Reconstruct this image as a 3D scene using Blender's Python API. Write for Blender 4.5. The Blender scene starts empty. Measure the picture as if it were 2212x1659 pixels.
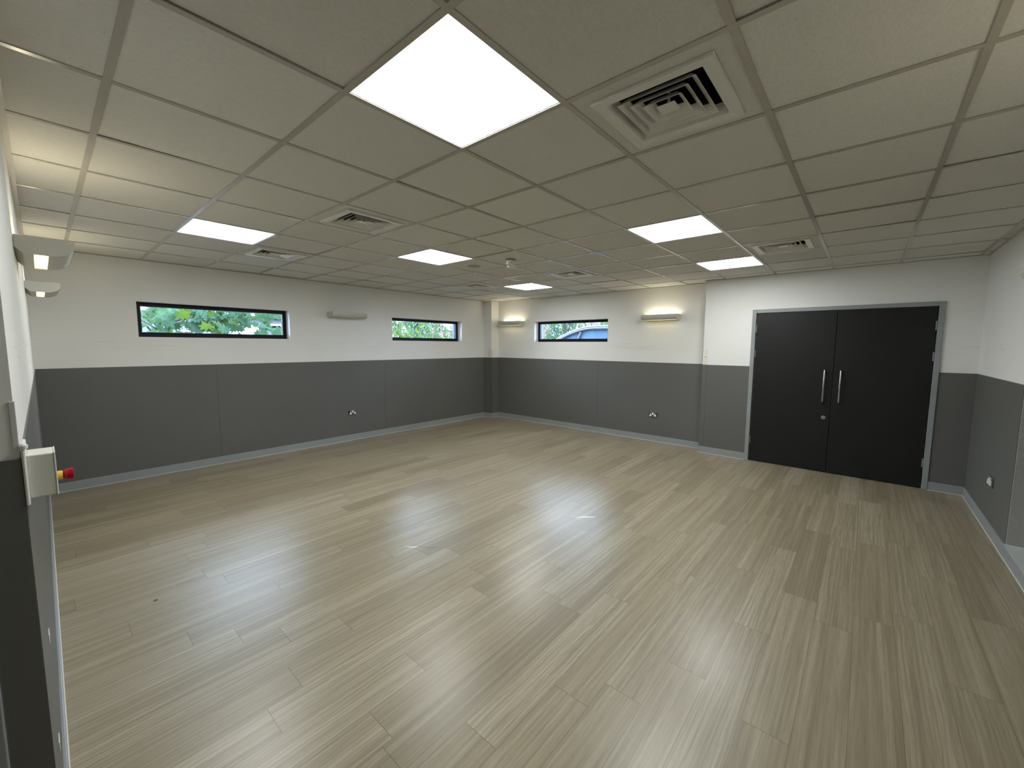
import bpy, bmesh, math, random
from mathutils import Vector, Matrix
random.seed(7)
C = bpy.context.scene.collection
PI = math.pi
H = 2.552                      # suspended ceiling height; world X runs along the window wall, Y along the door wall

# ------------------------------------------------------------------ camera, world, exposure
cam = bpy.data.cameras.new('camera'); co = bpy.data.objects.new('camera', cam); C.objects.link(co)
yaw, pit, rol = .7137, -.0947, .0058
fw = Vector((math.cos(pit) * math.cos(yaw), math.cos(pit) * math.sin(yaw), math.sin(pit)))
r0 = Vector((math.sin(yaw), -math.cos(yaw), 0)); u0 = r0.cross(fw)
r1 = math.cos(rol) * r0 + math.sin(rol) * u0; u1 = -math.sin(rol) * r0 + math.cos(rol) * u0
M = Matrix((r1, u1, -fw)).transposed().to_4x4(); M.translation = Vector((-.8261, -.9676, H - .9552))
co.matrix_world = M
cam.sensor_width = 36; cam.lens = 880.185 / 2212 * 36; cam.clip_start = .01; cam.clip_end = 300
sc = bpy.context.scene; sc.camera = co
w = bpy.data.worlds.new('sky'); sc.world = w; w.use_nodes = True
bg = w.node_tree.nodes['Background']; bg.inputs[0].default_value = (.64, .76, 1, 1); bg.inputs[1].default_value = 34.0
sc.view_settings.view_transform = 'Standard'; sc.view_settings.look = 'None'
sc.view_settings.exposure = 0.0; sc.view_settings.gamma = 1; sc.view_settings.use_curve_mapping = False
PANEL = 26.0                   # radiance of the ceiling panels
TUBE = 20.0                    # radiance of the wall uplighter tubes

# ------------------------------------------------------------------ materials
class NT:
    def __init__(s, name):
        s.m = bpy.data.materials.new(name); s.m.use_nodes = True; s.t = s.m.node_tree; s.t.nodes.clear()
        s.out = s.t.nodes.new('ShaderNodeOutputMaterial')
    def n(s, typ, ins=None, **kw):
        nd = s.t.nodes.new('ShaderNode' + typ)
        for k, v in kw.items(): setattr(nd, k, v)
        for k, v in (ins or {}).items():
            if isinstance(v, bpy.types.NodeSocket): s.t.links.new(v, nd.inputs[k])
            else: nd.inputs[k].default_value = v
        return nd
    def math(s, op, a, b=0.0, c=0.0): return s.n('Math', {0: a, 1: b, 2: c}, operation=op).outputs[0]
    def mix(s, f, a, b, bt='MIX'):
        nd = s.n('Mix', {}, data_type='RGBA', blend_type=bt)
        for k, v in ((0, f), (6, a), (7, b)):
            if isinstance(v, bpy.types.NodeSocket): s.t.links.new(v, nd.inputs[k])
            else: nd.inputs[k].default_value = v if k == 0 else (*v[:3], 1)
        return nd.outputs[2]
    def ramp(s, f, *st):
        nd = s.n('ValToRGB', {0: f}); e = nd.color_ramp.elements
        while len(e) < len(st): e.new(.5)
        for q, (p, c) in zip(e, st): q.position = p; q.color = (*c, 1) if isinstance(c, tuple) else (c, c, c, 1)
        return nd.outputs[0]
    def coord(s, sc_=(1, 1, 1), loc=(0, 0, 0), kind='Object'):
        tc = s.n('TexCoord'); return s.n('Mapping', {0: tc.outputs[kind], 1: loc, 3: sc_}).outputs[0]
    def noise(s, vec, scale, detail=3, rough=.5, dist=0): return s.n('TexNoise', {'Vector': vec, 'Scale': scale, 'Detail': detail, 'Roughness': rough, 'Distortion': dist}).outputs[0]
    def bump(s, h, st, d=.01, normal=None):
        i = {'Height': h, 'Strength': st, 'Distance': d}
        if normal is not None: i['Normal'] = normal
        return s.n('Bump', i).outputs[0]
    def done(s, sh): s.t.links.new(sh, s.out.inputs[0]); return s.m
    def prin(s, col, rough=.5, normal=None, spec=.5, metal=0, **kw):
        i = {'Base Color': (*col, 1) if isinstance(col, tuple) else col, 'Roughness': rough, 'Metallic': metal, 'Specular IOR Level': spec}
        if normal is not None: i['Normal'] = normal
        i.update(kw)
        return s.done(s.n('BsdfPrincipled', i).outputs[0])

def plain(name, col, rough=.5, metal=0, spec=.5, bump=0, bs=60, var=.06):
    q = NT(name); v = q.coord()
    n = q.noise(v, 4, 3)
    c = q.mix(1, col, q.ramp(n, (.3, 1 - var), (.7, 1 + var)), 'MULTIPLY')
    return q.prin(c, rough, q.bump(q.noise(v, bs, 4), bump, .004) if bump else None, spec, metal)

def emit(name, col, s):
    q = NT(name); return q.done(q.n('Emission', {0: (*col, 1), 1: s}).outputs[0])

def m_wall():
    q = NT('white_wall_paint'); v = q.coord()
    geo = q.n('SeparateXYZ', {0: v})
    z = geo.outputs[2]
    s1 = q.noise(q.coord((1.4, 1.4, 85)), 1.3, 2, .55)
    band = q.math('MULTIPLY', q.n('MapRange', {0: z, 1: 1.50, 2: 1.545}).outputs[0], q.n('MapRange', {0: z, 1: 1.655, 2: 1.62}).outputs[0])
    big = q.n('MapRange', {0: q.noise(q.coord((1, 1, .3)), 1.1, 1), 1: .47, 2: .6}).outputs[0]
    sc1 = q.math('MULTIPLY', q.math('MULTIPLY', band, big), q.n('MapRange', {0: s1, 1: .56, 2: .68}).outputs[0])
    dirt = q.n('MapRange', {0: q.noise(v, 2.2, 5, .6), 1: .35, 2: .7, 3: 0, 4: .055}).outputs[0]
    c = q.mix(q.math('MULTIPLY', sc1, .38), (.80, .80, .775), (.40, .39, .37))
    c = q.mix(dirt, c, (.42, .40, .36))
    return q.prin(c, .62, q.bump(q.noise(v, 190, 3, .6), .16, .002), .35)

def m_panel():
    q = NT('grey_wall_cladding'); v = q.coord()
    c = q.mix(q.noise(v, 1.5, 5, .6), (.112, .113, .106), (.135, .136, .129))
    return q.prin(c, .48, q.bump(q.noise(v, 260, 2), .12, .0015), .4)

def m_tile():
    q = NT('fissured_ceiling_tile'); v = q.coord()
    ij = q.n('VectorMath', {0: q.n('VectorMath', {0: v, 1: (1 / .6, 1 / .6, 0)}, operation='MULTIPLY').outputs[0]}, operation='FLOOR').outputs[0]
    rnd = q.n('TexWhiteNoise', {0: ij}, noise_dimensions='3D')
    off = q.n('VectorMath', {0: v, 1: rnd.outputs[1]}, operation='ADD').outputs[0]
    str_ = q.n('Mapping', {0: off, 3: (60, 150, 60)}).outputs[0]
    fi = q.noise(str_, 1, 4, .65, .6)
    fine = q.noise(off, 420, 2)
    patch = q.n('MapRange', {0: q.noise(off, 5, 2), 1: .5, 2: .68}).outputs[0]
    pit_ = q.math('MULTIPLY', q.n('MapRange', {0: fi, 1: .36, 2: .27}).outputs[0], patch)
    base = q.mix(rnd.outputs[0], (.69, .685, .64), (.75, .745, .70))
    c = q.mix(q.math('MULTIPLY', pit_, .5), base, (.25, .25, .23))
    c = q.mix(q.n('MapRange', {0: fi, 1: .35, 2: .65, 3: .22, 4: 0}).outputs[0], c, (.42, .41, .37))
    b = q.bump(fi, .25, .004); b2 = q.bump(fine, .3, .0015, b)
    return q.prin(c, .85, b2, .15)

def m_floor():
    q = NT('oak_plank_vinyl'); tc = q.coord()
    s = q.n('SeparateXYZ', {0: tc}); x, y = s.outputs[0], s.outputs[1]
    W, L = .1755, 1.219
    ry = q.math('DIVIDE', q.math('ADD', y, .487), W); row = q.math('FLOOR', ry); fy = q.math('FRACT', ry)
    ro = q.n('TexWhiteNoise', {1: row}, noise_dimensions='1D').outputs[0]
    sh = q.math('MULTIPLY', ro, 7.3)
    for k, u_ in ((-6, 1.905), (-3, 2.05), (-2, 1.04), (-1, 1.717), (0, 1.162), (1, 2.045), (8, -.128), (9, .216), (11, -.218), (12, -.40), (13, .10), (15, -.105), (17, .427)):
        sel = q.math('COMPARE', row, k, .4)      # rows whose butt joints can be read off the floor
        sh = q.n('Mix', {0: sel, 2: sh, 3: (-u_ / L) % 1}, data_type='FLOAT').outputs[0]
    rx = q.math('ADD', q.math('DIVIDE', x, L), sh); idx = q.math('FLOOR', rx); fx = q.math('FRACT', rx)
    pid = q.n('CombineXYZ', {0: row, 1: idx, 2: 0.0}).outputs[0]
    wn = q.n('TexWhiteNoise', {0: pid}, noise_dimensions='3D'); pr, pc = wn.outputs[0], wn.outputs[1]
    base = q.n('CombineXYZ', {0: x, 1: y, 2: 0.0}).outputs[0]
    off = q.n('VectorMath', {0: base, 1: q.n('VectorMath', {0: pc, 1: (13, 17, 11)}, operation='MULTIPLY').outputs[0]}, operation='ADD').outputs[0]
    M = lambda sx, sy: q.n('Mapping', {0: off, 3: (sx, sy, 1)}).outputs[0]
    strip = q.noise(M(.35, 22), 1.0, 2, .5, .3)          # long tonal strips inside a plank
    g1 = q.noise(M(1.3, 60), 1.0, 4, .62, .5)            # grain streaks
    g2 = q.noise(M(9, 230), 1.0, 4, .7, .5)             # fine pores
    wv = q.n('TexWave', {'Vector': M(.9, 9), 'Scale': 1.7, 'Distortion': 9.0, 'Detail': 2.5, 'Detail Scale': 1.1}, wave_type='RINGS').outputs[1]
    cath = q.math('MULTIPLY', q.math('GREATER_THAN', pr, .66), q.n('MapRange', {0: wv, 1: .6, 2: 1}).outputs[0])
    tone = q.ramp(pr, (0, (.232, .193, .124)), (.3, (.275, .231, .152)), (.62, (.304, .259, .174)), (.86, (.333, .288, .200)), (1, (.372, .327, .236)))
    c = q.mix(q.n('MapRange', {0: strip, 1: .34, 2: .52, 3: .34, 4: 0}).outputs[0], tone, (.19, .155, .102))
    c = q.mix(q.n('MapRange', {0: strip, 1: .54, 2: .72, 3: 0, 4: .36}).outputs[0], c, (.46, .415, .32))
    c = q.mix(q.n('MapRange', {0: g1, 1: .30, 2: .5, 3: .5, 4: 0}).outputs[0], c, (.15, .12, .078))
    c = q.mix(q.n('MapRange', {0: g1, 1: .52, 2: .72, 3: 0, 4: .28}).outputs[0], c, (.47, .43, .335))
    c = q.mix(q.n('MapRange', {0: g2, 1: .30, 2: .52, 3: .42, 4: 0}).outputs[0], c, (.14, .112, .074))
    c = q.mix(q.math('MULTIPLY', cath, .34), c, (.15, .12, .08))
    ey = q.math('MINIMUM', fy, q.math('SUBTRACT', 1, fy)); ex = q.math('MINIMUM', fx, q.math('SUBTRACT', 1, fx))
    gap = q.math('MAXIMUM', q.math('MULTIPLY', q.math('LESS_THAN', ey, .0065), .85), q.math('LESS_THAN', ex, .0011))
    c = q.mix(q.math('MULTIPLY', gap, .6), c, (.05, .042, .03))
    hb = q.math('SUBTRACT', q.math('ADD', q.math('MULTIPLY', g2, .5), q.math('MULTIPLY', g1, .3)), q.math('MULTIPLY', gap, .8))
    big = q.noise(tc, 1.3, 3)
    ro2 = q.n('MapRange', {0: big, 1: .3, 2: .7, 3: .27, 4: .33}).outputs[0]
    ro3 = q.math('ADD', ro2, q.math('MULTIPLY', g2, .05))
    return q.prin(c, ro3, q.bump(hb, .08, .002), .58)

def m_glass():
    q = NT('window_glass'); f = q.n('Fresnel', {0: 1.45}).outputs[0]
    t = q.n('BsdfTransparent', {0: (.93, .97, .96, 1)}).outputs[0]; g = q.n('BsdfGlossy', {0: (1, 1, 1, 1), 1: .02}).outputs[0]
    return q.done(q.n('MixShader', {0: f, 1: t, 2: g}).outputs[0])

def m_leaf(name, a, b):
    q = NT(name); v = q.coord(); geo = q.n('NewGeometry')
    c = q.mix(q.n('MapRange', {0: q.noise(v, 9, 2), 1: .35, 2: .65}).outputs[0], a, b)
    d = q.n('BsdfDiffuse', {0: c}).outputs[0]; t = q.n('BsdfTranslucent', {0: q.mix(1, c, (1.2, 1.15, .6), 'MULTIPLY')}).outputs[0]
    return q.done(q.n('MixShader', {0: .45, 1: d, 2: t}).outputs[0])

def m_brick(name, a, b):
    q = NT(name); tc = q.n('TexCoord')
    s = q.n('SeparateXYZ', {0: tc.outputs['Object']})
    v = q.n('CombineXYZ', {0: q.math('ADD', s.outputs[0], s.outputs[1]), 1: s.outputs[2], 2: 0.0}).outputs[0]
    br = q.n('TexBrick', {'Vector': v, 'Color1': (*a, 1), 'Color2': (*b, 1), 'Mortar': (.22, .21, .20, 1), 'Scale': 1, 'Mortar Size': .008, 'Brick Width': .225, 'Row Height': .075}).outputs[0]
    return q.prin(br, .9)

WALL, CLAD, TILE, FLOOR, GLASS = m_wall(), m_panel(), m_tile(), m_floor(), m_glass()
GRID = plain('ceiling_grid_enamel', (.48, .455, .40), .2, spec=.5, var=.03)
SKIRT = plain('grey_gloss_woodwork', (.275, .295, .30), .35, bump=.05)
DOOR = plain('black_laminate', (.0075, .0085, .008), .5, spec=.35, var=.12, bump=.04, bs=300)
STEEL = plain('brushed_steel', (.62, .61, .58), .3, metal=1)
VENT = plain('vent_enamel', (.74, .73, .68), .25, var=.04)
DUCT = plain('dark_duct', (.012, .012, .012), .8)
VOID = plain('dark_void', (.03, .03, .028), .9)
BLACKF = plain('black_window_frame', (.003, .004, .006), .45, spec=.25)
OUTREV = plain('blue_grey_outer_reveal', (.035, .05, .075), .6)
REVEAL = plain('white_reveal_paint', (.78, .78, .79), .5)
LED = emit('panel_diffuser', (.97, 1, .985), PANEL)
BEZEL = plain('panel_bezel', (.7, .7, .68), .4)
SCON = plain('sconce_enamel', (.56, .555, .49), .5, var=.03)
TUBEM = emit('fluorescent_tube', (1, .88, .66), TUBE)
q = NT('lit_slot_glass'); SLOT = q.done(q.n('MixShader', {0: .4, 1: q.n('BsdfTransparent', {0: (.9, .88, .78, 1)}).outputs[0], 2: q.n('BsdfTranslucent', {0: (.55, .52, .38, 1)}).outputs[0]}).outputs[0])
SLOTOFF = plain('unlit_slot_glass', (.6, .6, .55), .3)
TUBEOFF = plain('unlit_tube', (.8, .8, .78), .3)
WPLAST = plain('white_plastic', (.80, .80, .77), .35, var=.02)
GPLAST = plain('dark_grey_plastic', (.085, .088, .088), .3)
BPLAST = plain('black_plastic', (.006, .006, .007), .3)
RED = plain('red_plastic', (.40, .001, .008), .35, spec=.3)
YEL = plain('yellow_plastic', (.75, .45, .06), .35)
BOXM = plain('grey_white_plastic', (.74, .74, .68), .45, bump=.1, bs=200)
FILLER = plain('cream_filler', (.74, .72, .64), .7)
SEAL = plain('white_sealant', (.66, .67, .65), .5)
LEDGE = plain('pale_grey_ledge', (.42, .45, .45), .5, bump=.1)

# ------------------------------------------------------------------ mesh helpers
class MB:
    def __init__(s): s.bm = bmesh.new()
    def box(s, x0, x1, y0, y1, z0, z1, bev=0):
        g = bmesh.ops.create_cube(s.bm, size=1, matrix=Matrix.Translation(((x0 + x1) / 2, (y0 + y1) / 2, (z0 + z1) / 2)) @ Matrix.Diagonal((abs(x1 - x0), abs(y1 - y0), abs(z1 - z0), 1)))
        if bev:
            es = {e for v in g['verts'] for e in v.link_edges}
            bmesh.ops.bevel(s.bm, geom=list(es), offset=bev, segments=2, affect='EDGES', profile=.5)
        return s
    def prism(s, pts, axis, a, b):
        """pts: 2-D outline in the two other axes (in x,y,z order), extruded from a to b on axis."""
        def P(p, t):
            l = list(p); l.insert(axis, t); return s.bm.verts.new(l)
        A = [P(p, a) for p in pts]; B = [P(p, b) for p in pts]; n = len(pts)
        s.bm.faces.new(A); s.bm.faces.new(B[::-1])
        for i in range(n): s.bm.faces.new((A[i], B[i], B[(i + 1) % n], A[(i + 1) % n]))
        return s
    def quad(s, *p): s.bm.faces.new([s.bm.verts.new(q) for q in p]); return s
    def tube(s, pts, r, n=10, cap=True):
        pts = [Vector(p) for p in pts]; rs = r if isinstance(r, (list, tuple)) else [r] * len(pts); rings = []
        for i, p in enumerate(pts):
            d = (pts[min(i + 1, len(pts) - 1)] - pts[max(i - 1, 0)]).normalized()
            a = d.orthogonal().normalized() if i == 0 else (rings_a - d * rings_a.dot(d)).normalized()
            rings_a = a; b = d.cross(a)
            rings.append([s.bm.verts.new(p + (a * math.cos(t) + b * math.sin(t)) * rs[i]) for t in [2 * PI * k / n for k in range(n)]])
        for A, B in zip(rings, rings[1:]):
            for k in range(n): s.bm.faces.new((A[k], A[(k + 1) % n], B[(k + 1) % n], B[k]))
        if cap: s.bm.faces.new(rings[0][::-1]); s.bm.faces.new(rings[-1])
        return s
    def lathe(s, prof, c=(0, 0, 0), n=24, axis='z'):
        rings = []
        for (r, t) in prof:
            ring = []
            for k in range(n):
                a = 2 * PI * k / n; p = (r * math.cos(a), r * math.sin(a), t)
                if axis == 'x': p = (t, p[0], p[1])
                if axis == 'y': p = (p[0], t, p[1])
                ring.append(s.bm.verts.new(Vector(p) + Vector(c)))
            rings.append(ring)
        for A, B in zip(rings, rings[1:]):
            for k in range(n): s.bm.faces.new((A[k], A[(k + 1) % n], B[(k + 1) % n], B[k]))
        s.bm.faces.new(rings[0][::-1]); s.bm.faces.new(rings[-1])
        return s
    def obj(s, name, mat, parent=None, smooth=False, recalc=True, **props):
        if recalc: bmesh.ops.recalc_face_normals(s.bm, faces=s.bm.faces)
        me = bpy.data.meshes.new(name); s.bm.to_mesh(me); s.bm.free(); me.materials.append(mat)
        if smooth:
            me.polygons.foreach_set('use_smooth', [True] * len(me.polygons))
            try: me.set_sharp_from_angle(angle=math.radians(40))
            except Exception: pass
        o = bpy.data.objects.new(name, me); C.objects.link(o); o.parent = parent
        for k, v in props.items(): o[k] = v
        return o
def thing(name, label, cat, loc=(0, 0, 0), rz=0, group=None, kind=None):
    o = bpy.data.objects.new(name, None); C.objects.link(o); o.location = loc; o.rotation_euler = (0, 0, rz); o.empty_display_size = .1
    o['label'] = label; o['category'] = cat
    if group: o['group'] = group
    if kind: o['kind'] = kind
    return o
def dup(root, loc, rz, label):
    r = root.copy(); C.objects.link(r); r.location = loc; r.rotation_euler = (0, 0, rz); r['label'] = label
    for ch in [o for o in bpy.data.objects if o.parent == root]:
        c = ch.copy(); C.objects.link(c); c.parent = r
        for g in [o for o in bpy.data.objects if o.parent == ch]:
            d = g.copy(); C.objects.link(d); d.parent = c
    return r
S = dict(kind='structure')

# ------------------------------------------------------------------ room dimensions
XL, XR, XD = -.876, 5.866, 5.636     # left wall, far part of the door wall, its proud part with the doors
YW, YS, YP, YN = 5.46, -1.872, .867, .51   # window wall, side wall, edge of the proud part, end of the left wall
XB = -2.4                            # rear wall behind the viewer
ZD, ZT = H - 1.226, 3.0              # top of the grey cladding, top of walls above the ceiling
WZ0, WZ1 = H - .885, H - .466        # windows
SK = .095; PT = .004                 # skirting height, cladding thickness

# floor
fl = MB().box(XB - .3, XR + .3, YS - .9, YW + .3, -.2, 0).obj('floor', FLOOR, label='pale brown oak effect plank floor, glossy', category='floor', **S)
def streak(name, pts, w, mat, lab):
    m = MB()
    for k in range(len(pts) - 1):
        a, b = Vector(pts[k] + (0,)), Vector(pts[k + 1] + (0,)); d = (b - a).normalized(); nn = Vector((-d.y, d.x, 0))
        w0, w1 = w * math.sin(PI * (k + .15) / len(pts)), w * math.sin(PI * (k + 1.15) / len(pts))
        m.quad(*[p + Vector((0, 0, .0008)) for p in (a + nn * w0, b + nn * w1, b - nn * w1, a - nn * w0)])
    return m.obj(name, mat, fl, label=lab)
WSCR = plain('white_scratch', (.8, .82, .84), .25); DSP = plain('dark_scuff', (.09, .08, .055), .6)
streak('scratch', [(2.345, .99), (2.375, .955), (2.405, .925), (2.437, .888), (2.473, .848)], .008, WSCR, 'white scratch')
streak('scratch', [(.965, 1.70), (.985, 1.665), (1.005, 1.64), (1.025, 1.62)], .006, WSCR, 'pale curved scratch')
streak('scratch', [(1.03, 1.617), (1.06, 1.575), (1.09, 1.53), (1.125, 1.488)], .0028, DSP, 'thin dark curved scratch')
MB().lathe([(.001, 0), (.013, .0004), (.001, .0009)], (-.461, 2.279, 0), 12).obj('stain', DSP, fl, label='small dark stain')
for p, r in (((.30, .62), .003), ((.06, .9), .0025), ((1.17, -.42), .003)):
    MB().lathe([(.0005, 0), (r, .0004), (.0005, .0008)], (*p, 0), 8).obj('stain', DSP, fl, label='tiny dark speck')

# walls -------------------------------------------------------------
def with_holes(m, ax, a, b, t0, t1, z0, z1, holes):
    """a wall slab running along x (ax 0) or y (ax 1), thickness t0..t1, with rectangular holes (h0,h1,hz0,hz1)"""
    def bx(p, q, zz0, zz1):
        if ax == 0: m.box(p, q, t0, t1, zz0, zz1)
        else: m.box(t0, t1, p, q, zz0, zz1)
    c = a
    for h0, h1, hz0, hz1 in sorted(holes):
        bx(c, h0, z0, z1)
        if hz0 > z0: bx(h0, h1, z0, hz0)
        bx(h0, h1, hz1, z1); c = h1
    bx(c, b, z0, z1); return m
WIN_A, WIN_B, WIN_C = (-.066, 1.602), (3.315, 4.986), (2.560, 4.229)
wb = with_holes(MB(), 0, XL - .3, XR + .3, YW, YW + .3, -.2, ZT, [(*WIN_A, WZ0, WZ1), (*WIN_B, WZ0, WZ1)]).obj('wall_back', WALL, label='white wall with two slot windows above grey cladding', category='wall', **S)
seam = .0013
SEAMM = plain('cladding_seam_grey', (.05, .05, .047), .7)
def clad(parent, ax, spans, plane, sign, z0=0, z1=ZD):
    a0, b0 = min(a for a, b in spans) + .003, max(b for a, b in spans) - .003
    m = MB(); t0, t1 = sorted((plane, plane + sign * .0012))
    if ax == 0: m.box(a0, b0, t0, t1, z0, z1 - .002)
    else: m.box(t0, t1, a0, b0, z0, z1 - .002)
    m.obj('cladding_backing', SEAMM, parent)
    for a, b in spans:
        m = MB(); t0, t1 = sorted((plane, plane + sign * PT))
        if ax == 0: m.box(a + seam, b - seam, t0, t1, z0, z1)
        else: m.box(t0, t1, a + seam, b - seam, z0, z1)
        m.obj('cladding_panel', CLAD, parent)
PX, PY = 5.635, 5.229      # corner pillar faces
clad(wb, 0, [(XL, .668), (.668, 3.145), (3.145, PX)], YW, -1)
wr = with_holes(MB(), 1, YP, YW + .3, XR, XR + .3, -.2, ZT, [(*WIN_C, WZ0, WZ1)])
wr.box(XD, XR + .3, .20, YP, -.2, ZT).box(XD, XR + .3, YS - .3, -1.54, -.2, ZT).box(XD, XR + .3, -1.54, .20, H - .50, ZT).box(XD + .07, XR + .3, -1.54, .20, -.2, H - .50)
wr = wr.obj('wall_right', WALL, label='white wall with one slot window and black double doors', category='wall', **S)
clad(wr, 1, [(YP, 2.742), (2.742, PY)], XR, -1)
clad(wr, 1, [(.247, .803), (.803, YP)], XD, -1)
clad(wr, 1, [(YS, -1.587)], XD, -1)
MB().box(XD - .002, XD, .80, .858, ZD + .002, ZD + .235, .0008).obj('filler_patch', FILLER, wr, label='cream filler patch on the corner')
MB().lathe([(.001, 0), (.011, -.0008), (.006, -.0016), (.001, -.0018)], (XD - .002, .83, ZD + .115), 14, 'x').obj('filler_patch', plain('grey_filler', (.42, .40, .35), .7), wr)
wl = MB().box(XL - .3, XL, YN + .3, YW + .3, -.2, ZT).obj('wall_left', WALL, label='white side wall seen edge on, with two lit uplighters', category='wall', **S)
clad(wl, 1, [(YN, 3.1), (3.1, YW)], XL, 1)
MB().box(XL - .007, XL + .0025, YN - .0022, YN + .012, ZD + .004, ZD + .135, .001).obj('corner_bead', plain('worn_corner_bead', (.62, .60, .59), .5), wl, label='worn exposed corner bead')
for z, y in ((.62, .98), (.32, .86)):
    MB().box(XL + .004, XL + .0065, y, y + .05, z, z + .03, .001).obj('paint_chip', SEAL, wl)
# short wall face next to the viewer, with a pale door lining
wn = MB().box(XB - .3, XL, YN, YN + .3, -.2, ZT).obj('wall_near', WALL, label='short white wall face beside the emergency stop box', category='wall', **S)
clad(wn, 0, [(-.939, XL + PT)], YN, -1)
MB().box(-1.02, -.940, YN - .018, YN + .01, 0, 2.1, .003).obj('trim_1', SKIRT, label='pale grey door architrave at the near wall', category='door trim', **S)
ws = with_holes(MB(), 0, XB - .3, XR + .3, YS - .3, YS, -.2, ZT, [(2.2, 3.925, SK, 2.1)])
ws.box(2.0, 4.15, YS - .9, YS - .7, -.2, 2.4)
ws = ws.obj('wall_side', WALL, label='white wall beside the double doors with recess', category='wall', **S)
clad(ws, 0, [(3.925, XD)], YS, 1); clad(ws, 0, [(XB, 2.2)], YS, 1)
m = MB().box(3.925, 4.15, YS - .75, YS - .002, SK, 2.3).box(2.0, 2.2, YS - .75, YS - .002, SK, 2.3).box(2.2, 3.925, YS - .7, YS - .6, SK, 2.3).box(2.0, 4.1, YS - .75, YS - .3, 2.1, 2.3)
m.obj('recess_lining', plain('dark_recess_paint', (.062, .063, .055), .6), ws, label='dark grey lining of the recess')
MB().box(2.2, 3.925, YS - .6, YS + .012, SK - .02, SK + .006, .002).obj('recess_ledge', LEDGE, ws, label='pale grey ledge of the recess')
MB().box(XB - .3, XB, YS - .3, YN + .3, -.2, ZT).obj('wall_rear', WALL, label='white wall behind the viewer', category='wall', **S)
# corner pillar
pl = MB().box(PX, XR + .01, PY, YW + .01, 0, ZT).obj('pillar', WALL, label='narrow white boxed pillar in the far corner', category='pillar', **S)
MB().box(PX - PT, PX, PY - PT, YW, 0, ZD).box(PX - PT, XR, PY - PT, PY, 0, ZD).obj('cladding_panel', CLAD, pl)
MB().box(PX - .0015, PX, PY + .01, PY + .10, ZD + .004, ZD + .19).box(PX - .0015, PX + .045, PY - .0015, PY, ZD + .004, ZD + .16).obj('filler_patch', FILLER, pl, label='cream filler patch')
# skirtings
def skirt(name, lab, segs):
    m = MB(); s = MB(); t = .014
    for (x0, y0, x1, y1, nx, ny) in segs:
        a, b = sorted((x0, x1)); c, d = sorted((y0, y1))
        if nx: m.box(min(x0, x0 + nx * t), max(x0, x0 + nx * t), c, d, 0, SK, .0025); s.box(min(x0 + nx * t, x0 + nx * (t + .004)), max(x0 + nx * t, x0 + nx * (t + .004)), c, d, 0, .004)
        else: m.box(a, b, min(y0, y0 + ny * t), max(y0, y0 + ny * t), 0, SK, .0025); s.box(a, b, min(y0 + ny * t, y0 + ny * (t + .004)), max(y0 + ny * t, y0 + ny * (t + .004)), 0, .004)
    o = m.obj(name, SKIRT, label=lab, category='skirting board', **S)
    s.obj('sealant_bead', SEAL, o); return o
skirt('baseboard_back', 'grey skirting board along the two-window wall', [(XL, YW, PX, YW, 0, -1)])
skirt('baseboard_corner', 'grey skirting around the foot of the corner pillar', [(PX, PY, PX, YW, -1, 0), (PX - .014, PY, XR, PY, 0, -1)])
skirt('baseboard_right', 'grey skirting under the single slot window', [(XR, YP, XR, PY, -1, 0)])
skirt('baseboard_door', 'short grey skirting left of the double doors', [(XD, .247, XD, YP + .014, -1, 0), (XD, YP, XR, YP, 0, 1)])
skirt('baseboard_hinge', 'short grey skirting between doors and room corner', [(XD, YS, XD, -1.587, -1, 0)])
skirt('baseboard_side', 'grey skirting running below the pale recess ledge', [(XB, YS, XD, YS, 0, 1)])
skirt('baseboard_left', 'grey skirting seen edge on along the near wall', [(XL, YN - .01, XL, YW, 1, 0)])
skirt('baseboard_near', 'grey skirting on the short near wall face', [(-.939, YN, XL, YN, 0, -1)])

# ------------------------------------------------------------------ suspended ceiling
LIGHTS = [(0, 0), (0, 5), (3, 4), (4, 0), (7, 0), (7, 5)]
VENTS = [(1, -1), (1, 3), (1, 6), (6, -1), (6, 3), (6, 6)]
ce = MB().box(XB - .3, XR + .3, YS - .3, YW + .3, 2.86, ZT).obj('ceiling', VOID, label='suspended ceiling of pale textured tiles in a grid', category='ceiling', **S)
t = MB(); rt = random.Random(3); G = .6; g2 = .0125
def tile(x0, x1, y0, y1, hole=None):
    if x1 - x0 < .01 or y1 - y0 < .01: return
    z = [H + .0035 + abs(rt.gauss(0, .0011)) for _ in range(4)]
    if rt.random() < .12: k = rt.randrange(4); z[k] += .004; z[(k + 1) % 4] += .004
    xs, ys = (x0, x1, x1, x0), (y0, y0, y1, y1)
    if not hole:
        A = [t.bm.verts.new((xs[k], ys[k], z[k])) for k in range(4)]; B = [t.bm.verts.new((xs[k], ys[k], z[k] + .016)) for k in range(4)]
        t.bm.faces.new(A); t.bm.faces.new(B)
        for k in range(4): t.bm.faces.new((A[k], A[(k + 1) % 4], B[(k + 1) % 4], B[k]))
    else:
        cx, cy = (x0 + x1) / 2, (y0 + y1) / 2; hh = hole / 2; zz = H + .004
        t.box(x0, cx - hh, y0, y1, zz, zz + .016).box(cx + hh, x1, y0, y1, zz, zz + .016).box(cx - hh, cx + hh, y0, cy - hh, zz, zz + .016).box(cx - hh, cx + hh, cy + hh, y1, zz, zz + .016)
for i in range(-4, 10):
    for j in range(-4, 10):
        x0, x1, y0, y1 = i * G + g2 - .006, (i + 1) * G - g2 + .006, j * G + g2 - .006, (j + 1) * G - g2 + .006
        x0, x1, y0, y1 = max(x0, XB), min(x1, XR), max(y0, YS), min(y1, YW)
        if (i, j) in LIGHTS: continue
        tile(x0, x1, y0, y1, .40 if (i, j) in VENTS else None)
t.obj('ceiling_tiles', TILE, ce)
g = MB()
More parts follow.
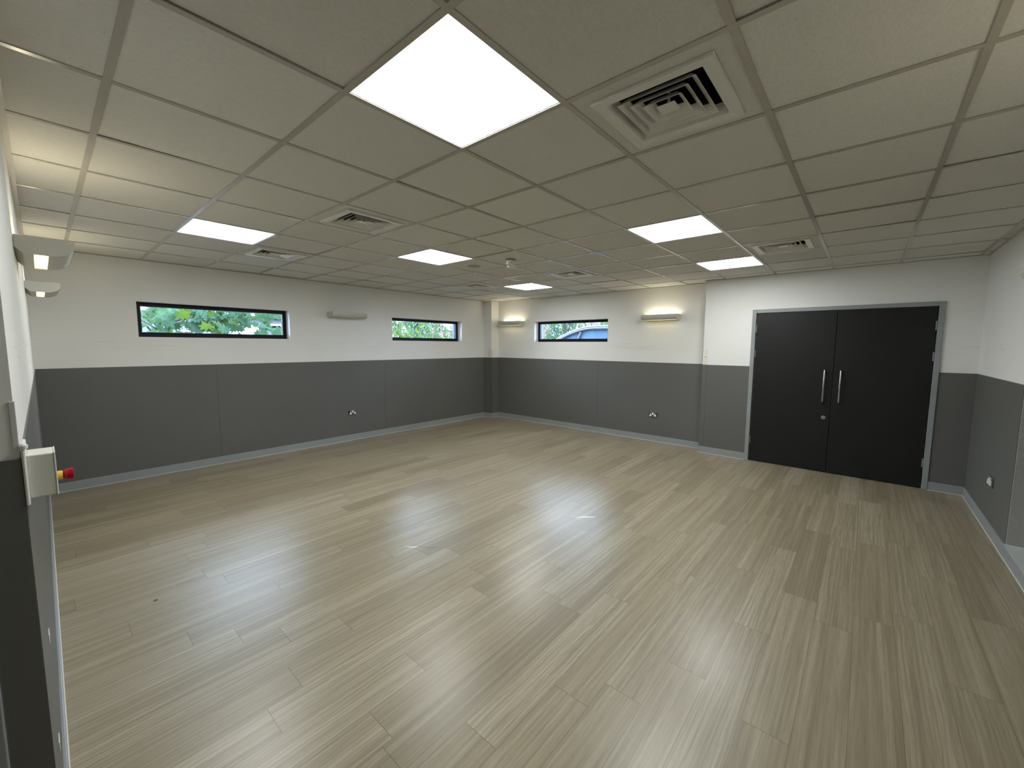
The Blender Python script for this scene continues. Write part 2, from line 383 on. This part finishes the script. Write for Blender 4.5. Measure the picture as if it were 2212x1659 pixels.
for i in range(-3, 10): g.box(i * G - .012, i * G + .012, YS, YW, H, H + .003)
for j in range(-3, 10):
    g.box(XB, XR, j * G - .012, j * G + .012, H + .0002, H + .0031)
g.obj('ceiling_grid', GRID, ce)
a = MB()   # perimeter angle
e = .022
for (x0, x1, y0, y1) in ((XL, XL + e, YN, YW), (XL, XR, YW - e, YW), (XR - e, XR, YP, YW), (XD - e, XD, YS, YP), (XD - e, XR, YP, YP + e), (XB, XD, YS, YS + e), (XB, XB + e, YS, YN), (XB, XL, YN - e, YN), (PX - e, PX, PY, YW), (PX - e, XR, PY - e, PY)):
    a.box(x0, x1, y0, y1, H - .001, H + .0025)
a.obj('perimeter_trim', GRID, ce)

# LED panels
lab = ['large square ceiling light panel nearest the viewer, directly overhead', 'lit ceiling panel above the longest slot window, beside the left wall',
       'lit ceiling panel in the middle of the room near the smoke detector', 'lit ceiling panel over the doors side, the nearer of two in line',
       'lit ceiling panel closest to the black double doors', 'smallest looking lit ceiling panel, above the far corner pillar']
proto = None
for (i, j), l in zip(LIGHTS, lab):
    loc = (i * G + .3, j * G + .3, H)
    if proto is None:
        proto = thing('ceiling_light_panel', l, 'ceiling light', loc, 0, 'square panels in the ceiling grid')
        f = MB()
        for q in (((-.294, -.283), (-.294, .294)), ((.283, .294), (-.294, .294)), ((-.283, .283), (-.294, -.283)), ((-.283, .283), (.283, .294))):
            f.box(*q[0], *q[1], .0033, .02)
        f.obj('panel_frame', BEZEL, proto)
        MB().box(-.2835, .2835, -.2835, .2835, .006, .016).obj('diffuser', LED, proto, label='glowing white diffuser')
    else: dup(proto, loc, 0, l)

# air vents: nested square cones
def ringq(m, h0, z0, h1, z1, th=.002):
    """square funnel wall from half-width h0 at z0 to h1 at z1"""
    for k in range(4):
        c, s_ = [(1, 0), (0, 1), (-1, 0), (0, -1)][k]
        def P(hw, z, side): x, y = hw, side * hw; return (x * c - y * s_, x * s_ + y * c, z)
        o = [P(h0, z0, -1), P(h0, z0, 1), P(h1, z1, 1), P(h1, z1, -1)]
        m.quad(*o); m.quad(*[(p[0], p[1], p[2] + th) for p in o][::-1])
        m.quad(o[0], o[1], (o[1][0], o[1][1], o[1][2] + th), (o[0][0], o[0][1], o[0][2] + th))
vlab = ['large square air vent nearest the viewer, beside the overhead light', 'square air vent near the middle of the left half of the ceiling',
        'square air vent nearest the longest slot window', 'square air vent over the double doors', 'square air vent over the single slot window',
        'small looking square air vent near the far corner light']
vp = None
for (i, j), l in zip(VENTS, vlab):
    loc = (i * G + .3, j * G + .3, H)
    if vp is None:
        vp = thing('ceiling_vent', l, 'air vent', loc, 0, 'square air vents in the ceiling grid')
        f = MB()
        for s0, s1, z0, z1 in ((.228, .188, -.009, -.009),):
            for k in range(4):
                c, s_ = [(1, 0), (0, 1), (-1, 0), (0, -1)][k]
                def P(hw, sd, z): return (hw * c - sd * s_, hw * s_ + sd * c, z)
                o = [P(.226, -.226, -.009), P(.226, .226, -.009), P(.182, .182, -.005), P(.182, -.182, -.005)]
                f.quad(*o); f.quad(*[P(.226, -.226, -.009), P(.226, .226, -.009), P(.228, .228, .003), P(.228, -.228, .003)])
                f.quad(*[P(.182, -.182, -.005), P(.182, .182, -.005), P(.160, .160, .035), P(.160, -.160, .035)])
        f.obj('vent_frame', VENT, vp, recalc=False)
        for hw in (.150, .113, .076):
            m = MB(); ringq(m, hw, -.004, hw - .030, .026, .002); m.obj('louvre', VENT, vp, recalc=False)
        m = MB(); m.box(-.036, .036, -.036, .036, .0, .003, .001); m.tube([(0, 0, .003), (0, 0, .06)], .006); m.obj('centre_plate', VENT, vp)
        m = MB()
        for hx in ((-.1995, -.197, -.1995, .1995), (.197, .1995, -.1995, .1995), (-.1995, .1995, -.1995, -.197), (-.1995, .1995, .197, .1995)): m.box(*hx, .004, .2)
        m.box(-.1995, .1995, -.1995, .1995, .195, .2)
        m.obj('duct_box', DUCT, vp)
    else: dup(vp, loc, 0, l)

# smoke detector and blank cover
sd = thing('smoke_detector', 'white round smoke detector hanging from a ceiling tile', 'smoke detector', (2.696, 2.114, H + .004))
MB().lathe([(.055, 0), (.055, -.012), (.052, -.016)], n=32).obj('detector_base', plain('dark_base', (.22, .2, .17), .5), sd, smooth=True)
MB().lathe([(.052, -.016), (.052, -.05), (.047, -.058), (.02, -.06)], n=32).obj('detector_body', WPLAST, sd, smooth=True)
m = MB()
for k in range(6):
    a_ = k * PI / 3; m.tube([(.038 * math.cos(a_), .038 * math.sin(a_), -.058), (.032 * math.cos(a_), .032 * math.sin(a_), -.086)], .005, 6)
m.lathe([(.036, -.084), (.036, -.090), (.02, -.096), (.005, -.097)], n=24)
m.obj('sensor_cage', WPLAST, sd, smooth=True)
MB().lathe([(.082, 0), (.082, -.004), (.076, -.006), (.01, -.006)], (2.708, 2.716, H + .004), 32).obj('cover_disc', plain('aged_cover', (.37, .36, .30), .6), smooth=True, label='dull round cover plate flush in the ceiling beside the smoke detector', category='cover plate')

# ------------------------------------------------------------------ wall sconces (up-lighters); local x along wall, y out from wall, z up from bottom
def sconce(name, l, loc, rz, lit, group):
    o = thing(name, l, 'wall light', loc, rz, group)
    prof = [(0.002, .08), (.196, .08), (.194, .055), (.183, .032), (.163, .013), (.135, .003), (.105, 0)]
    Ln = .29
    # shell (open at the top)
    outer = [(.199, .082)]
    for k in range(1, 23):
        a_ = k / 22 * PI / 2; gr = .0011 if (k % 2 and 4 < k < 18) else 0
        outer.append((.116 + (.083 - gr) * math.cos(a_), .060 - (.062 - gr) * math.sin(a_)))
    outer.append((.108, -.002))
    inner = [(.195, .082), (.194, .060), (.185, .036), (.166, .017), (.140, .007), (.108, .003)]
    m = MB(); pts = outer + inner[::-1]; m.prism(pts, 0, -Ln + .004, Ln - .004)
    m.obj('housing', SCON, o, smooth=True)
    m = MB(); m.prism([(.001, .082), (.005, .082), (.005, .03), (.03, .003), (.06, .003), (.06, -.002), (.028, -.002), (.001, .026)], 0, -Ln + .004, Ln - .004)
    m.obj('back_plate', SCON, o)
    full = [(.001, .082), (.1995, .082)] + [(.116 + .0835 * math.cos(k / 14 * PI / 2), .060 - .0625 * math.sin(k / 14 * PI / 2)) for k in range(0, 15)] + [(.028, -.0025), (.001, .026)]
    for s_ in (-1, 1):
        MB().prism(full, 0, s_ * Ln, s_ * (Ln - .006)).obj('end_cap', SCON, o)
    m = MB(); m.box(-Ln + .006, Ln - .006, .061, .107, -.003, .001)
    m.obj('slot_glass', SLOT if lit else SLOTOFF, o, label='lit slot glass' if lit else 'unlit slot glass')
    m = MB(); m.tube([(-.26, .072, .038), (.25, .072, .038), (.262, .083, .038), (.25, .094, .038), (-.26, .094, .038)], .0085, 8)
    m.obj('lamp_tube', TUBEM if lit else TUBEOFF, o)
    return o
ZS = H - .532
sconce('wall_uplighter', 'lit half-round wall light nearest the viewer on the left wall', (XL, 2.37, ZS), -PI / 2, 1, 'lit wall uplighters')
sconce('wall_uplighter', 'lit wall light farther along the left wall, near the room corner', (XL, 4.57, ZS), -PI / 2, 1, 'lit wall uplighters')
sconce('wall_uplighter', 'unlit white wall light between the two slot windows', (2.44, YW, ZS), PI, 0, 'unlit wall uplighters')
sconce('wall_uplighter', 'lit wall light right beside the far corner pillar', (XR, 4.775, ZS), PI / 2, 1, 'lit wall uplighters')
sconce('wall_uplighter', 'lit wall light between the single slot window and the doors', (XR, 1.58, ZS), PI / 2, 1, 'lit wall uplighters')
sconce('wall_uplighter', 'unlit wall light on the wall beyond the doors, at the picture edge', (3.02, YS, ZS), 0, 0, 'unlit wall uplighters')
sconce('wall_uplighter', 'lit wall light on the side wall next to the viewer', (.82, YS, ZS), 0, 1, 'lit wall uplighters')

# ------------------------------------------------------------------ windows
def window(name, l, ax, span, plane):
    o = thing(name, l, 'window', (0, 0, 0), 0, None, 'structure'); a, b = span
    def bx(m, p, q, t0, t1, z0, z1, bev=0):
        if ax == 0: m.box(p, q, plane + t0, plane + t1, z0, z1, bev)
        else: m.box(plane + t0, plane + t1, p, q, z0, z1, bev)
    f = MB(); w_ = .052
    bx(f, a, b, .13, .19, WZ0, WZ0 + .062, .003); bx(f, a, b, .13, .19, WZ1 - w_, WZ1, .003)
    bx(f, a, a + w_, .131, .189, WZ0 + .06, WZ1 - w_); bx(f, b - w_, b, .131, .189, WZ0 + .06, WZ1 - w_)
    bx(f, a + w_ - .002, b - w_ + .002, .118, .135, WZ0 + .05, WZ0 + .058)
    f.obj('window_frame', BLACKF, o)
    gl = MB(); bx(gl, a + w_ - .01, b - w_ + .01, .158, .164, WZ0 + .05, WZ1 - w_ + .01); gl.obj('glass', GLASS, o)
    m = MB(); t_ = .003
    bx(m, a, a + t_, .0, .131, WZ0, WZ1); bx(m, b - t_, b, .0, .131, WZ0, WZ1); bx(m, a, b, .0, .131, WZ0, WZ0 + t_); bx(m, a, b, .0, .131, WZ1 - t_, WZ1)
    m.obj('window_reveal', REVEAL, o)
    m = MB(); bx(m, a, a + t_, .189, .3, WZ0, WZ1); bx(m, b - t_, b, .189, .3, WZ0, WZ1); bx(m, a, b, .189, .33, WZ0 - .01, WZ0 + t_)
    m.obj('outer_reveal', OUTREV, o)
    return o
window('window_1', 'long slot window with large green leaves close outside', 0, WIN_A, YW)
window('window_2', 'slot window near the corner showing bushes and brick', 0, WIN_B, YW)
window('window_3', 'slot window showing the curved blue shelter roof', 1, WIN_C, XR)

# ------------------------------------------------------------------ double doors
d = thing('door_1', 'black double doors in a grey frame with steel pull handles', 'double door', (0, 0, 0), 0, None, 'structure')
DT = H - .451; LT = DT - .048
f = MB().box(XD - .018, XD + .07, .199, .247, 0, DT, .003).box(XD - .018, XD + .07, -1.587, -1.539, 0, DT, .003).box(XD - .018, XD + .07, -1.54, .2, LT, DT, .003)
f.obj('door_frame', SKIRT, d)
f = MB().box(XD + .045, XD + .06, .19, .199, 0, LT).box(XD + .045, XD + .06, -1.539, -1.53, 0, LT).box(XD + .045, XD + .06, -1.54, .2, LT - .01, LT); f.obj('door_stop', plain('pale_stop', (.32, .3, .25), .5), d)
MID = -.672; HINGE = plain('dull_hinge_steel', (.30, .30, .29), .45, metal=.6)
for (a, b, hy, hs) in ((MID + .003, .189, MID + .082, 1), (-1.531, MID - .003, MID - .077, -1)):
    lf = MB().box(XD - .001, XD + .043, a, b, .009, LT - .004, .0015).obj('door_leaf', DOOR, d)
    zt, zb = H - 1.245, H - 1.64
    MB().tube([(XD, hy, zt), (XD - .035, hy, zt), (XD - .052, hy, zt - .006), (XD - .058, hy, zt - .022), (XD - .058, hy, zb + .022), (XD - .052, hy, zb + .006), (XD - .035, hy, zb), (XD, hy, zb)], .0105, 14).obj('pull_handle', STEEL, lf, smooth=True, label='steel pull handle')
    hx = b + .001 if hs > 0 else a - .001
    for hz in (1.84, 1.50, .30):
        m = MB().tube([(XD - .006, hx, hz - .05), (XD - .006, hx, hz + .05)], .0065, 10); m.box(XD - .003, XD, hx - .007, hx + .007, hz - .048, hz + .048)
        m.obj('hinge', HINGE, lf)
    if hs > 0:
        m = MB().lathe([(.024, 0), (.024, -.005), (.021, -.008), (.01, -.009)], (XD - .001, MID + .062, H - 1.847), 24, 'x').obj('lock', plain('worn_lock_steel', (.42, .40, .34), .4, metal=.8), lf, smooth=True, label='round keyhole plate')
        MB().box(XD - .0108, XD - .0095, MID + .059, MID + .065, H - 1.860, H - 1.836).obj('lock', BPLAST, lf)

# ------------------------------------------------------------------ sockets (built facing -y, local x along wall)
def socket(l, loc, rz, plug=True):
    o = thing('wall_socket', l, 'socket', loc, rz, 'double sockets on the cladding')
    MB().box(-.073, .073, -.009, 0, -.043, .043, .002).obj('face_plate', GPLAST, o)
    MB().box(-.062, .062, -.0105, -.009, -.026, .034, .0005).obj('face_insert', BPLAST, o)
    MB().box(-.058, .058, -.014, -.010, .034, .0385, .0006).obj('top_highlight', plain('painted_highlight', (.42, .42, .39), .4), o)  # pale strip painted in for the reflection along the plate's top edge
    MB().prism([(-.015, .031), (.015, .031), (.016, .008), (.010, -.002), (-.010, -.002), (-.016, .008)], 1, -.0105, -.018).obj('rocker_switch', WPLAST, o)
    for x, full in ((-.037, False), (.037, plug)):
        if full: pts = [(-.010, .016), (.010, .016), (.019, -.010), (.021, -.026), (-.021, -.026), (-.019, -.010)]
        else: pts = [(-.007, .018), (.007, .018), (.008, -.004), (.021, -.012), (.020, -.027), (-.020, -.027), (-.021, -.012), (-.008, -.004)]
        MB().prism([(p[0] + x, p[1]) for p in pts], 1, -.0105, -.020).obj('plug_cover', WPLAST, o, label='white plug cover')
    return o
socket('double wall socket under the unlit wall light on the two-window wall', (2.52, YW - PT, H - 2.087), 0, False)
socket('double wall socket on the wall left of the double doors', (XR - PT, 1.676, H - 2.105), -PI / 2)
socket('double wall socket on the wall right of the double doors, by the recess', (4.52, YS + PT, H - 2.114), PI)

# ------------------------------------------------------------------ emergency stop box at the near wall corner
eb = thing('emergency_stop_box', 'white box with red emergency stop button on the near wall edge', 'emergency stop', (XL + PT, .515, 0))
MB().box(0, .0065, -.012, .10, H - 1.340, H - 1.196, .003).obj('mounting_plate', WPLAST, eb, label='white mounting plate')
MB().lathe([(.001, -.006), (.007, -.004), (.008, .004), (.004, .008)], (.004, -.008, H - 1.199), 14).obj('fixing_knob', WPLAST, eb, smooth=True)
MB().box(.006, .050, 0, .086, H - 1.326, H - 1.222, .0025).obj('enclosure', BOXM, eb, label='grey-white enclosure')
MB().box(.0495, .0525, -.001, .087, H - 1.327, H - 1.221, .0012).obj('enclosure_lid', WPLAST, eb)
bz, by = H - 1.290, .043
MB().lathe([(.0115, .0), (.0115, .008), (.0105, .0095)], (.0525, by, bz), 24, 'x').obj('button_collar', YEL, eb, smooth=True, label='yellow collar')
MB().lathe([(.0085, .0095), (.0085, .011), (.0115, .0125), (.0135, .018), (.0142, .024), (.0138, .0275), (.012, .0285), (.001, .0285)], (.0525, by, bz), 28, 'x').obj('stop_button', RED, eb, smooth=True, label='red mushroom button')

# ------------------------------------------------------------------ outside
GR = plain('car_park_tarmac', (0.023, 0.023, 0.025), .9)
MB().box(-15, 45, YW + .3, 50, -.35, -.2).box(XR + .3, 45, -20, YW + .3, -.35, -.2).obj('ground', GR, label='grey tarmac ground outside the windows', category='ground', **S)
LEAF1 = m_leaf('leaf_green', (0.025, 0.053, 0.028), (0.056, 0.092, 0.056)); LEAF2 = m_leaf('leaf_blue_green', (0.025, 0.057, 0.039), (0.046, 0.088, 0.064))
LEAF3 = m_leaf('leaf_yellow_green', (0.043, 0.070, 0.007), (0.033, 0.056, 0.017)); BARK = plain('bark', (0.017, 0.018, 0.017), .9, bump=.6, bs=20, var=.3)
maple = [(0, -.5), (.10, -.28), (.34, -.42), (.30, -.20), (.52, -.08), (.34, .02), (.44, .30), (.20, .20), (.10, .34), (0, .56), (-.10, .34), (-.20, .20), (-.44, .30), (-.34, .02), (-.52, -.08), (-.30, -.20), (-.34, -.42), (-.10, -.28)]
oval = [(0, -.5), (.16, -.2), (.2, .05), (.12, .32), (0, .5), (-.12, .32), (-.2, .05), (-.16, -.2)]
def leaf(m, c, size, rnd, shape, droop=.5):
    a = rnd.uniform(0, 2 * PI); tilt = rnd.gauss(.9, .35); tw = rnd.gauss(0, .5)
    R = Matrix.Rotation(a, 3, 'Z') @ Matrix.Rotation(tilt, 3, 'X') @ Matrix.Rotation(tw, 3, 'Y')
    cv = m.bm.verts.new(Vector(c) + R @ Vector((0, 0, .04 * size)))
    vs = [m.bm.verts.new(Vector(c) + R @ Vector((x * size, y * size, -abs(x) * size * .35))) for x, y in shape]
    for k in range(len(vs)): m.bm.faces.new((cv, vs[k], vs[(k + 1) % len(vs)]))
def tree(name, l, cat, base, trunk, branches, clumps, size, shape, mat, seed, grp=None, extra=None):
    o = thing(name, l, cat, base, 0, grp); rnd = random.Random(seed)
    MB().tube(*trunk).obj('trunk', BARK, o, smooth=True)
    for b in branches: MB().tube(*b, n=6).obj('branch', BARK, o, smooth=True)
    m = MB(); m3 = MB()
    for (cx, cy, cz, rx, ry, rz, n) in clumps:
        for _ in range(n):
            gg = lambda r: max(-1.8 * r, min(1.8 * r, rnd.gauss(0, r))); p = (cx + gg(rx), cy + gg(ry), cz + gg(rz))
            leaf(m3 if rnd.random() < .13 else m, p, size * rnd.uniform(.6, 1.2), rnd, shape)
    m.obj('foliage', mat, o, recalc=False); m3.obj('foliage', LEAF3, o, recalc=False, label='young yellow-green leaves')
    return o
# big leaved tree right outside the long window
tree('maple_tree', 'maple tree with large lobed leaves filling the long slot window', 'tree', (.85, 9.2, -.2),
     ([(0, 0, 0), (.0, 0, 1.2), (-.05, 0, 2.2), (.03, 0, 3.2), (.1, 0, 4.5)], [.10, .075, .062, .06, .05], 12),
     [([(0, 0, 1.6), (-.5, -.6, 2.2), (-1.2, -.9, 2.6)], [.03, .014, .006]), ([(0, 0, 1.7), (.6, -.7, 2.2), (1.3, -1.2, 2.9)], [.03, .014, .006]), ([(0, 0, 2.2), (.8, -.2, 2.5), (1.8, -.4, 2.5)], [.025, .012, .006]), ([(0, 0, 1.5), (-.35, -.9, 2.05), (-.9, -1.8, 2.35)], [.02, .01, .004])],
     [(.55, -.7, 2.42, .5, .5, .17, 190), (-.05, -1.0, 2.2, .3, .4, .09, 40), (1.5, -.8, 2.5, .35, .5, .12, 48), (-.75, -1.2, 2.0, .16, .3, .10, 12), (1.5, -1.3, 2.05, .3, .3, .09, 20), (.7, -.9, 2.08, .5, .3, .12, 50), (.5, .2, 2.75, 1.0, .5, .10, 120), (-.35, .2, 4.2, .4, .4, .28, 170)], .22, maple, LEAF2, 11)
# bushes outside the corner window
def bush(name, l, base, clumps, size, mat, seed, stems):
    o = thing(name, l, 'bush', base, 0); rnd = random.Random(seed)
    for s_ in stems: MB().tube(s_[0], s_[1], 6).obj('stem', BARK, o)
    m = MB(); m3 = MB()
    for (cx, cy, cz, rx, ry, rz, n) in clumps:
        for _ in range(n):
            leaf(m3 if rnd.random() < .25 else m, (cx + rnd.gauss(0, rx), cy + rnd.gauss(0, ry), cz + rnd.gauss(0, rz)), size * rnd.uniform(.6, 1.3), rnd, oval)
    m.obj('foliage', mat, o, recalc=False); m3.obj('foliage', LEAF3, o, recalc=False)
bush('leafy_bush', 'bright green leafy bush outside the corner slot window', (7.2, 9.6, -.2), [(-.5, 0, 2.0, .8, .5, .22, 430), (1.0, .3, 1.85, .6, .4, .20, 190), (0, 0, 1.2, 1.0, .5, .5, 300)], .17, LEAF1, 5,
     [([(0, 0, 0), (.1, -.3, 1.8), (.2, -.3, 3.2)], [.03, .02, .012]), ([(.6, 0, 0), (1.0, -.3, 1.8), (1.5, -.4, 2.8)], [.03, .02, .01])])
tree('ash_tree', 'blue-green tree standing behind the leafy bush', 'tree', (10.0, 14.0, -.2),
     ([(0, 0, 0), (0, 0, 2), (.1, 0, 5)], [.16, .12, .08], 10), [([(0, 0, 2), (.8, -.5, 3.4)], [.05, .02])],
     [(-.9, -.4, 3.2, .9, .8, .45, 420), (.5, -.2, 3.4, 1.0, .8, .45, 350), (-1.6, 0, 2.4, .5, .6, .4, 160), (-.2, -.4, 2.6, .7, .5, .22, 160)], .22, oval, LEAF2, 21)
# pale building beyond the maple
BW = plain('pale_render', (0.066, 0.076, 0.092), .8); ROOF = plain('slate_roof', (0.018, 0.023, 0.033), .8, var=.2); BR = m_brick('red_brick', (0.056, 0.031, 0.026), (0.066, 0.040, 0.035)); WFR = plain('white_upvc', (0.106, 0.112, 0.119), .5)
GLD = plain('dark_window_glass', (.10, .16, .24), .1)
b = thing('pale_building', 'long pale rendered building behind the maple tree', 'building', (0, 21, -.2))
MB().box(-3, 8.6, 0, 5, 0, 3.0).obj('building_wall', BW, b)
MB().box(-3.2, 8.8, -.35, 5.2, 3.0, 3.08).obj('gutter', ROOF, b)
MB().prism([(-.4, 3.08), (2.5, 4.6), (5.4, 3.08)], 0, -3.2, 8.8).obj('roof', plain('pale_roof', (0.046, 0.059, 0.073), .7, var=.2), b)
for x in (2.6, 6.2):
    f = MB().box(x, x + 1.1, -.03, 0, 1.2, 2.1).obj('building_window', WFR, b)
    MB().box(x + .06, x + .52, -.04, -.028, 1.26, 2.04).box(x + .58, x + 1.04, -.04, -.028, 1.26, 2.04).obj('pane', GLD, f)
gb = thing('brick_kiosk', 'small brick building with white corner posts beyond the maple', 'building', (0, 14.5, -.2))
MB().box(2.02, 2.42, 0, 1, 0, 2.14).obj('building_wall', BR, gb)
MB().box(2.0, 2.04, -.03, .05, 0, 2.16).box(2.40, 2.44, -.03, .05, 0, 2.16).box(2.17, 2.27, -.05, .05, 0, 2.34).obj('post', WFR, gb)
MB().box(1.98, 2.46, -.06, 1.05, 2.14, 2.20).obj('roof_edge', WFR, gb)
lt = thing('white_gable', 'white pointed roof gable low in the long slot window', 'building', (0, 13.5, -.2))
MB().prism([(3.35, 0), (3.35, 1.7), (3.75, 2.3), (4.3, 2.32), (4.75, 1.85), (4.75, 0)], 1, 0, 2.0).obj('gable_wall', plain('white_render', (.045, .05, .06), .8), lt)
MB().prism([(3.25, 1.62), (3.75, 2.34), (4.3, 2.38), (4.82, 1.82), (4.9, 1.86), (4.34, 2.44), (3.72, 2.40), (3.2, 1.68)], 1, -.1, 2.1).obj('roof_edge', WFR, lt)
# brick house seen through the corner window
h = thing('brick_house', 'red brick house with white framed window beyond the bushes', 'house', (0, 16, -.2))
MB().box(12.4, 19, 0, 6, 0, 5.2).obj('house_wall', BR, h)
MB().prism([(-.4, 5.2), (3, 7.6), (6.4, 5.2)], 0, 12.0, 19.4).obj('roof', ROOF, h)
f = MB().box(13.15, 13.95, -.04, .0, 2.62, 3.5).box(13.1, 14.0, -.08, 0, 2.56, 2.64).obj('house_window', WFR, h)
MB().box(13.22, 13.5, -.05, -.038, 2.7, 3.42).box(13.58, 13.88, -.05, -.038, 2.7, 3.42).obj('pane', GLD, f)
h = thing('terrace_house', 'orange brick house behind the trees beyond the shelter', 'house', (22, 0, -.2))
MB().box(0, 6, 9, 26, 0, 5.2).obj('house_wall', m_brick('orange_brick', (0.066, 0.040, 0.033), (0.079, 0.050, 0.043)), h)
MB().prism([(-.4, 5.2), (3, 7.4), (6.4, 5.2)], 1, 8.6, 26.4).obj('roof', ROOF, h)
MB().box(-.04, 0, 14.0, 15.2, 2.4, 3.6).obj('house_window', WFR, h)
# trees behind the shelter
for n_, (l, base, rad, mt, sd_) in enumerate((('dense green tree behind the top of the curved shelter', (14.6, 6.1, -.2), 1.0, LEAF1, 31), ('grey-stemmed tree left of the curved shelter roof', (13.4, 8.5, -.2), .75, LEAF2, 32), ('low yellow-green tree at the inner edge of the shelter window', (11.7, 11.1, -.2), .6, LEAF1, 33))):
    tree('garden_tree', l, 'tree', base, ([(0, 0, 0), (.05, 0, 2.2), (0, .1, 4.5)], [.11, .09, .06], 10),
         [([(0, 0, 1.6), (-.3, .5, 2.8)], [.04, .015]), ([(0, 0, 1.8), (-.4, -.6, 2.9)], [.04, .015])],
         [(-.2, 0, 2.9 - .25 * (n_ == 2), .5, rad * .75, .42, 620 if n_ < 2 else 420), (.5, 0, 2.3, .4, rad * .9, .45, 420)] + ([(-.6, 0, 1.9, .3, .5, .25, 200)] if n_ else []), .17, oval, mt, sd_, 'garden trees beyond the shelter')
# curved shelter
sh = thing('curved_shelter', 'curved shelter with blue translucent roof outside the third window', 'shelter', (0, 0, -.2))
def arc(y): # outline height of the vault seen from its end; y from 6.3 down to 4.6
    tt = (6.45 - y) / 1.85; return 1.62 + .69 * math.sin(min(1, max(0, tt)) * PI / 2)
ys = [6.45 - 1.85 * k / 14 for k in range(15)]
q = NT('blue_polycarbonate'); POLY = q.done(q.n('MixShader', {0: .55, 1: q.n('BsdfTranslucent', {0: (0.066, 0.105, 0.154, 1)}).outputs[0], 2: q.n('BsdfDiffuse', {0: (0.061, 0.099, 0.149, 1)}).outputs[0]}).outputs[0])
STL = plain('blue_grey_steel', (0.008, 0.014, 0.023), .5)
m = MB()
for x0, x1 in ((9.06, 12.2),):
    for a, b in zip(ys, ys[1:]):
        m.quad((x0, a, arc(a)), (x1, a, arc(a)), (x1, b, arc(b)), (x0, b, arc(b)))
        m.quad((x0, b, arc(b) + .006), (x1, b, arc(b) + .006), (x1, a, arc(a) + .006), (x0, a, arc(a) + .006))
    m.box(x0, x1, 2.2, 4.6, 2.26, 2.27)
m.obj('roof_sheet', POLY, sh, recalc=False)
end = [(y, arc(y) - .06) for y in ys] + [(2.2, 2.20), (2.2, 1.2), (6.45, 1.2)]
MB().prism(end, 0, 9.05, 9.062).obj('end_sheet', POLY, sh)
m = MB(); m.tube([(9.0, y, arc(y) - .045) for y in ys] + [(9.0, 2.2, 2.235)], .045, 8); m.tube([(9.0, 5.02, 2.17), (9.0, 5.5, 1.2), (9.0, 5.6, 0)], .04, 8); m.tube([(9.0, 6.42, 1.62), (9.0, 6.45, 0)], .045, 8); m.tube([(9.0, 2.25, 2.2), (9.0, 2.25, 0)], .045, 8)
m.obj('shelter_frame', STL, sh, smooth=True)
m = MB(); m.tube([(8.98, y, arc(y) + .012) for y in ys] + [(8.98, 2.2, 2.285)], .018, 6); m.obj('edge_trim', WFR, sh, smooth=True)
MB().tube([(9.04, 4.55, 1.85), (9.04, 4.0, 2.12)], .012, 6).obj('brace', STL, sh)
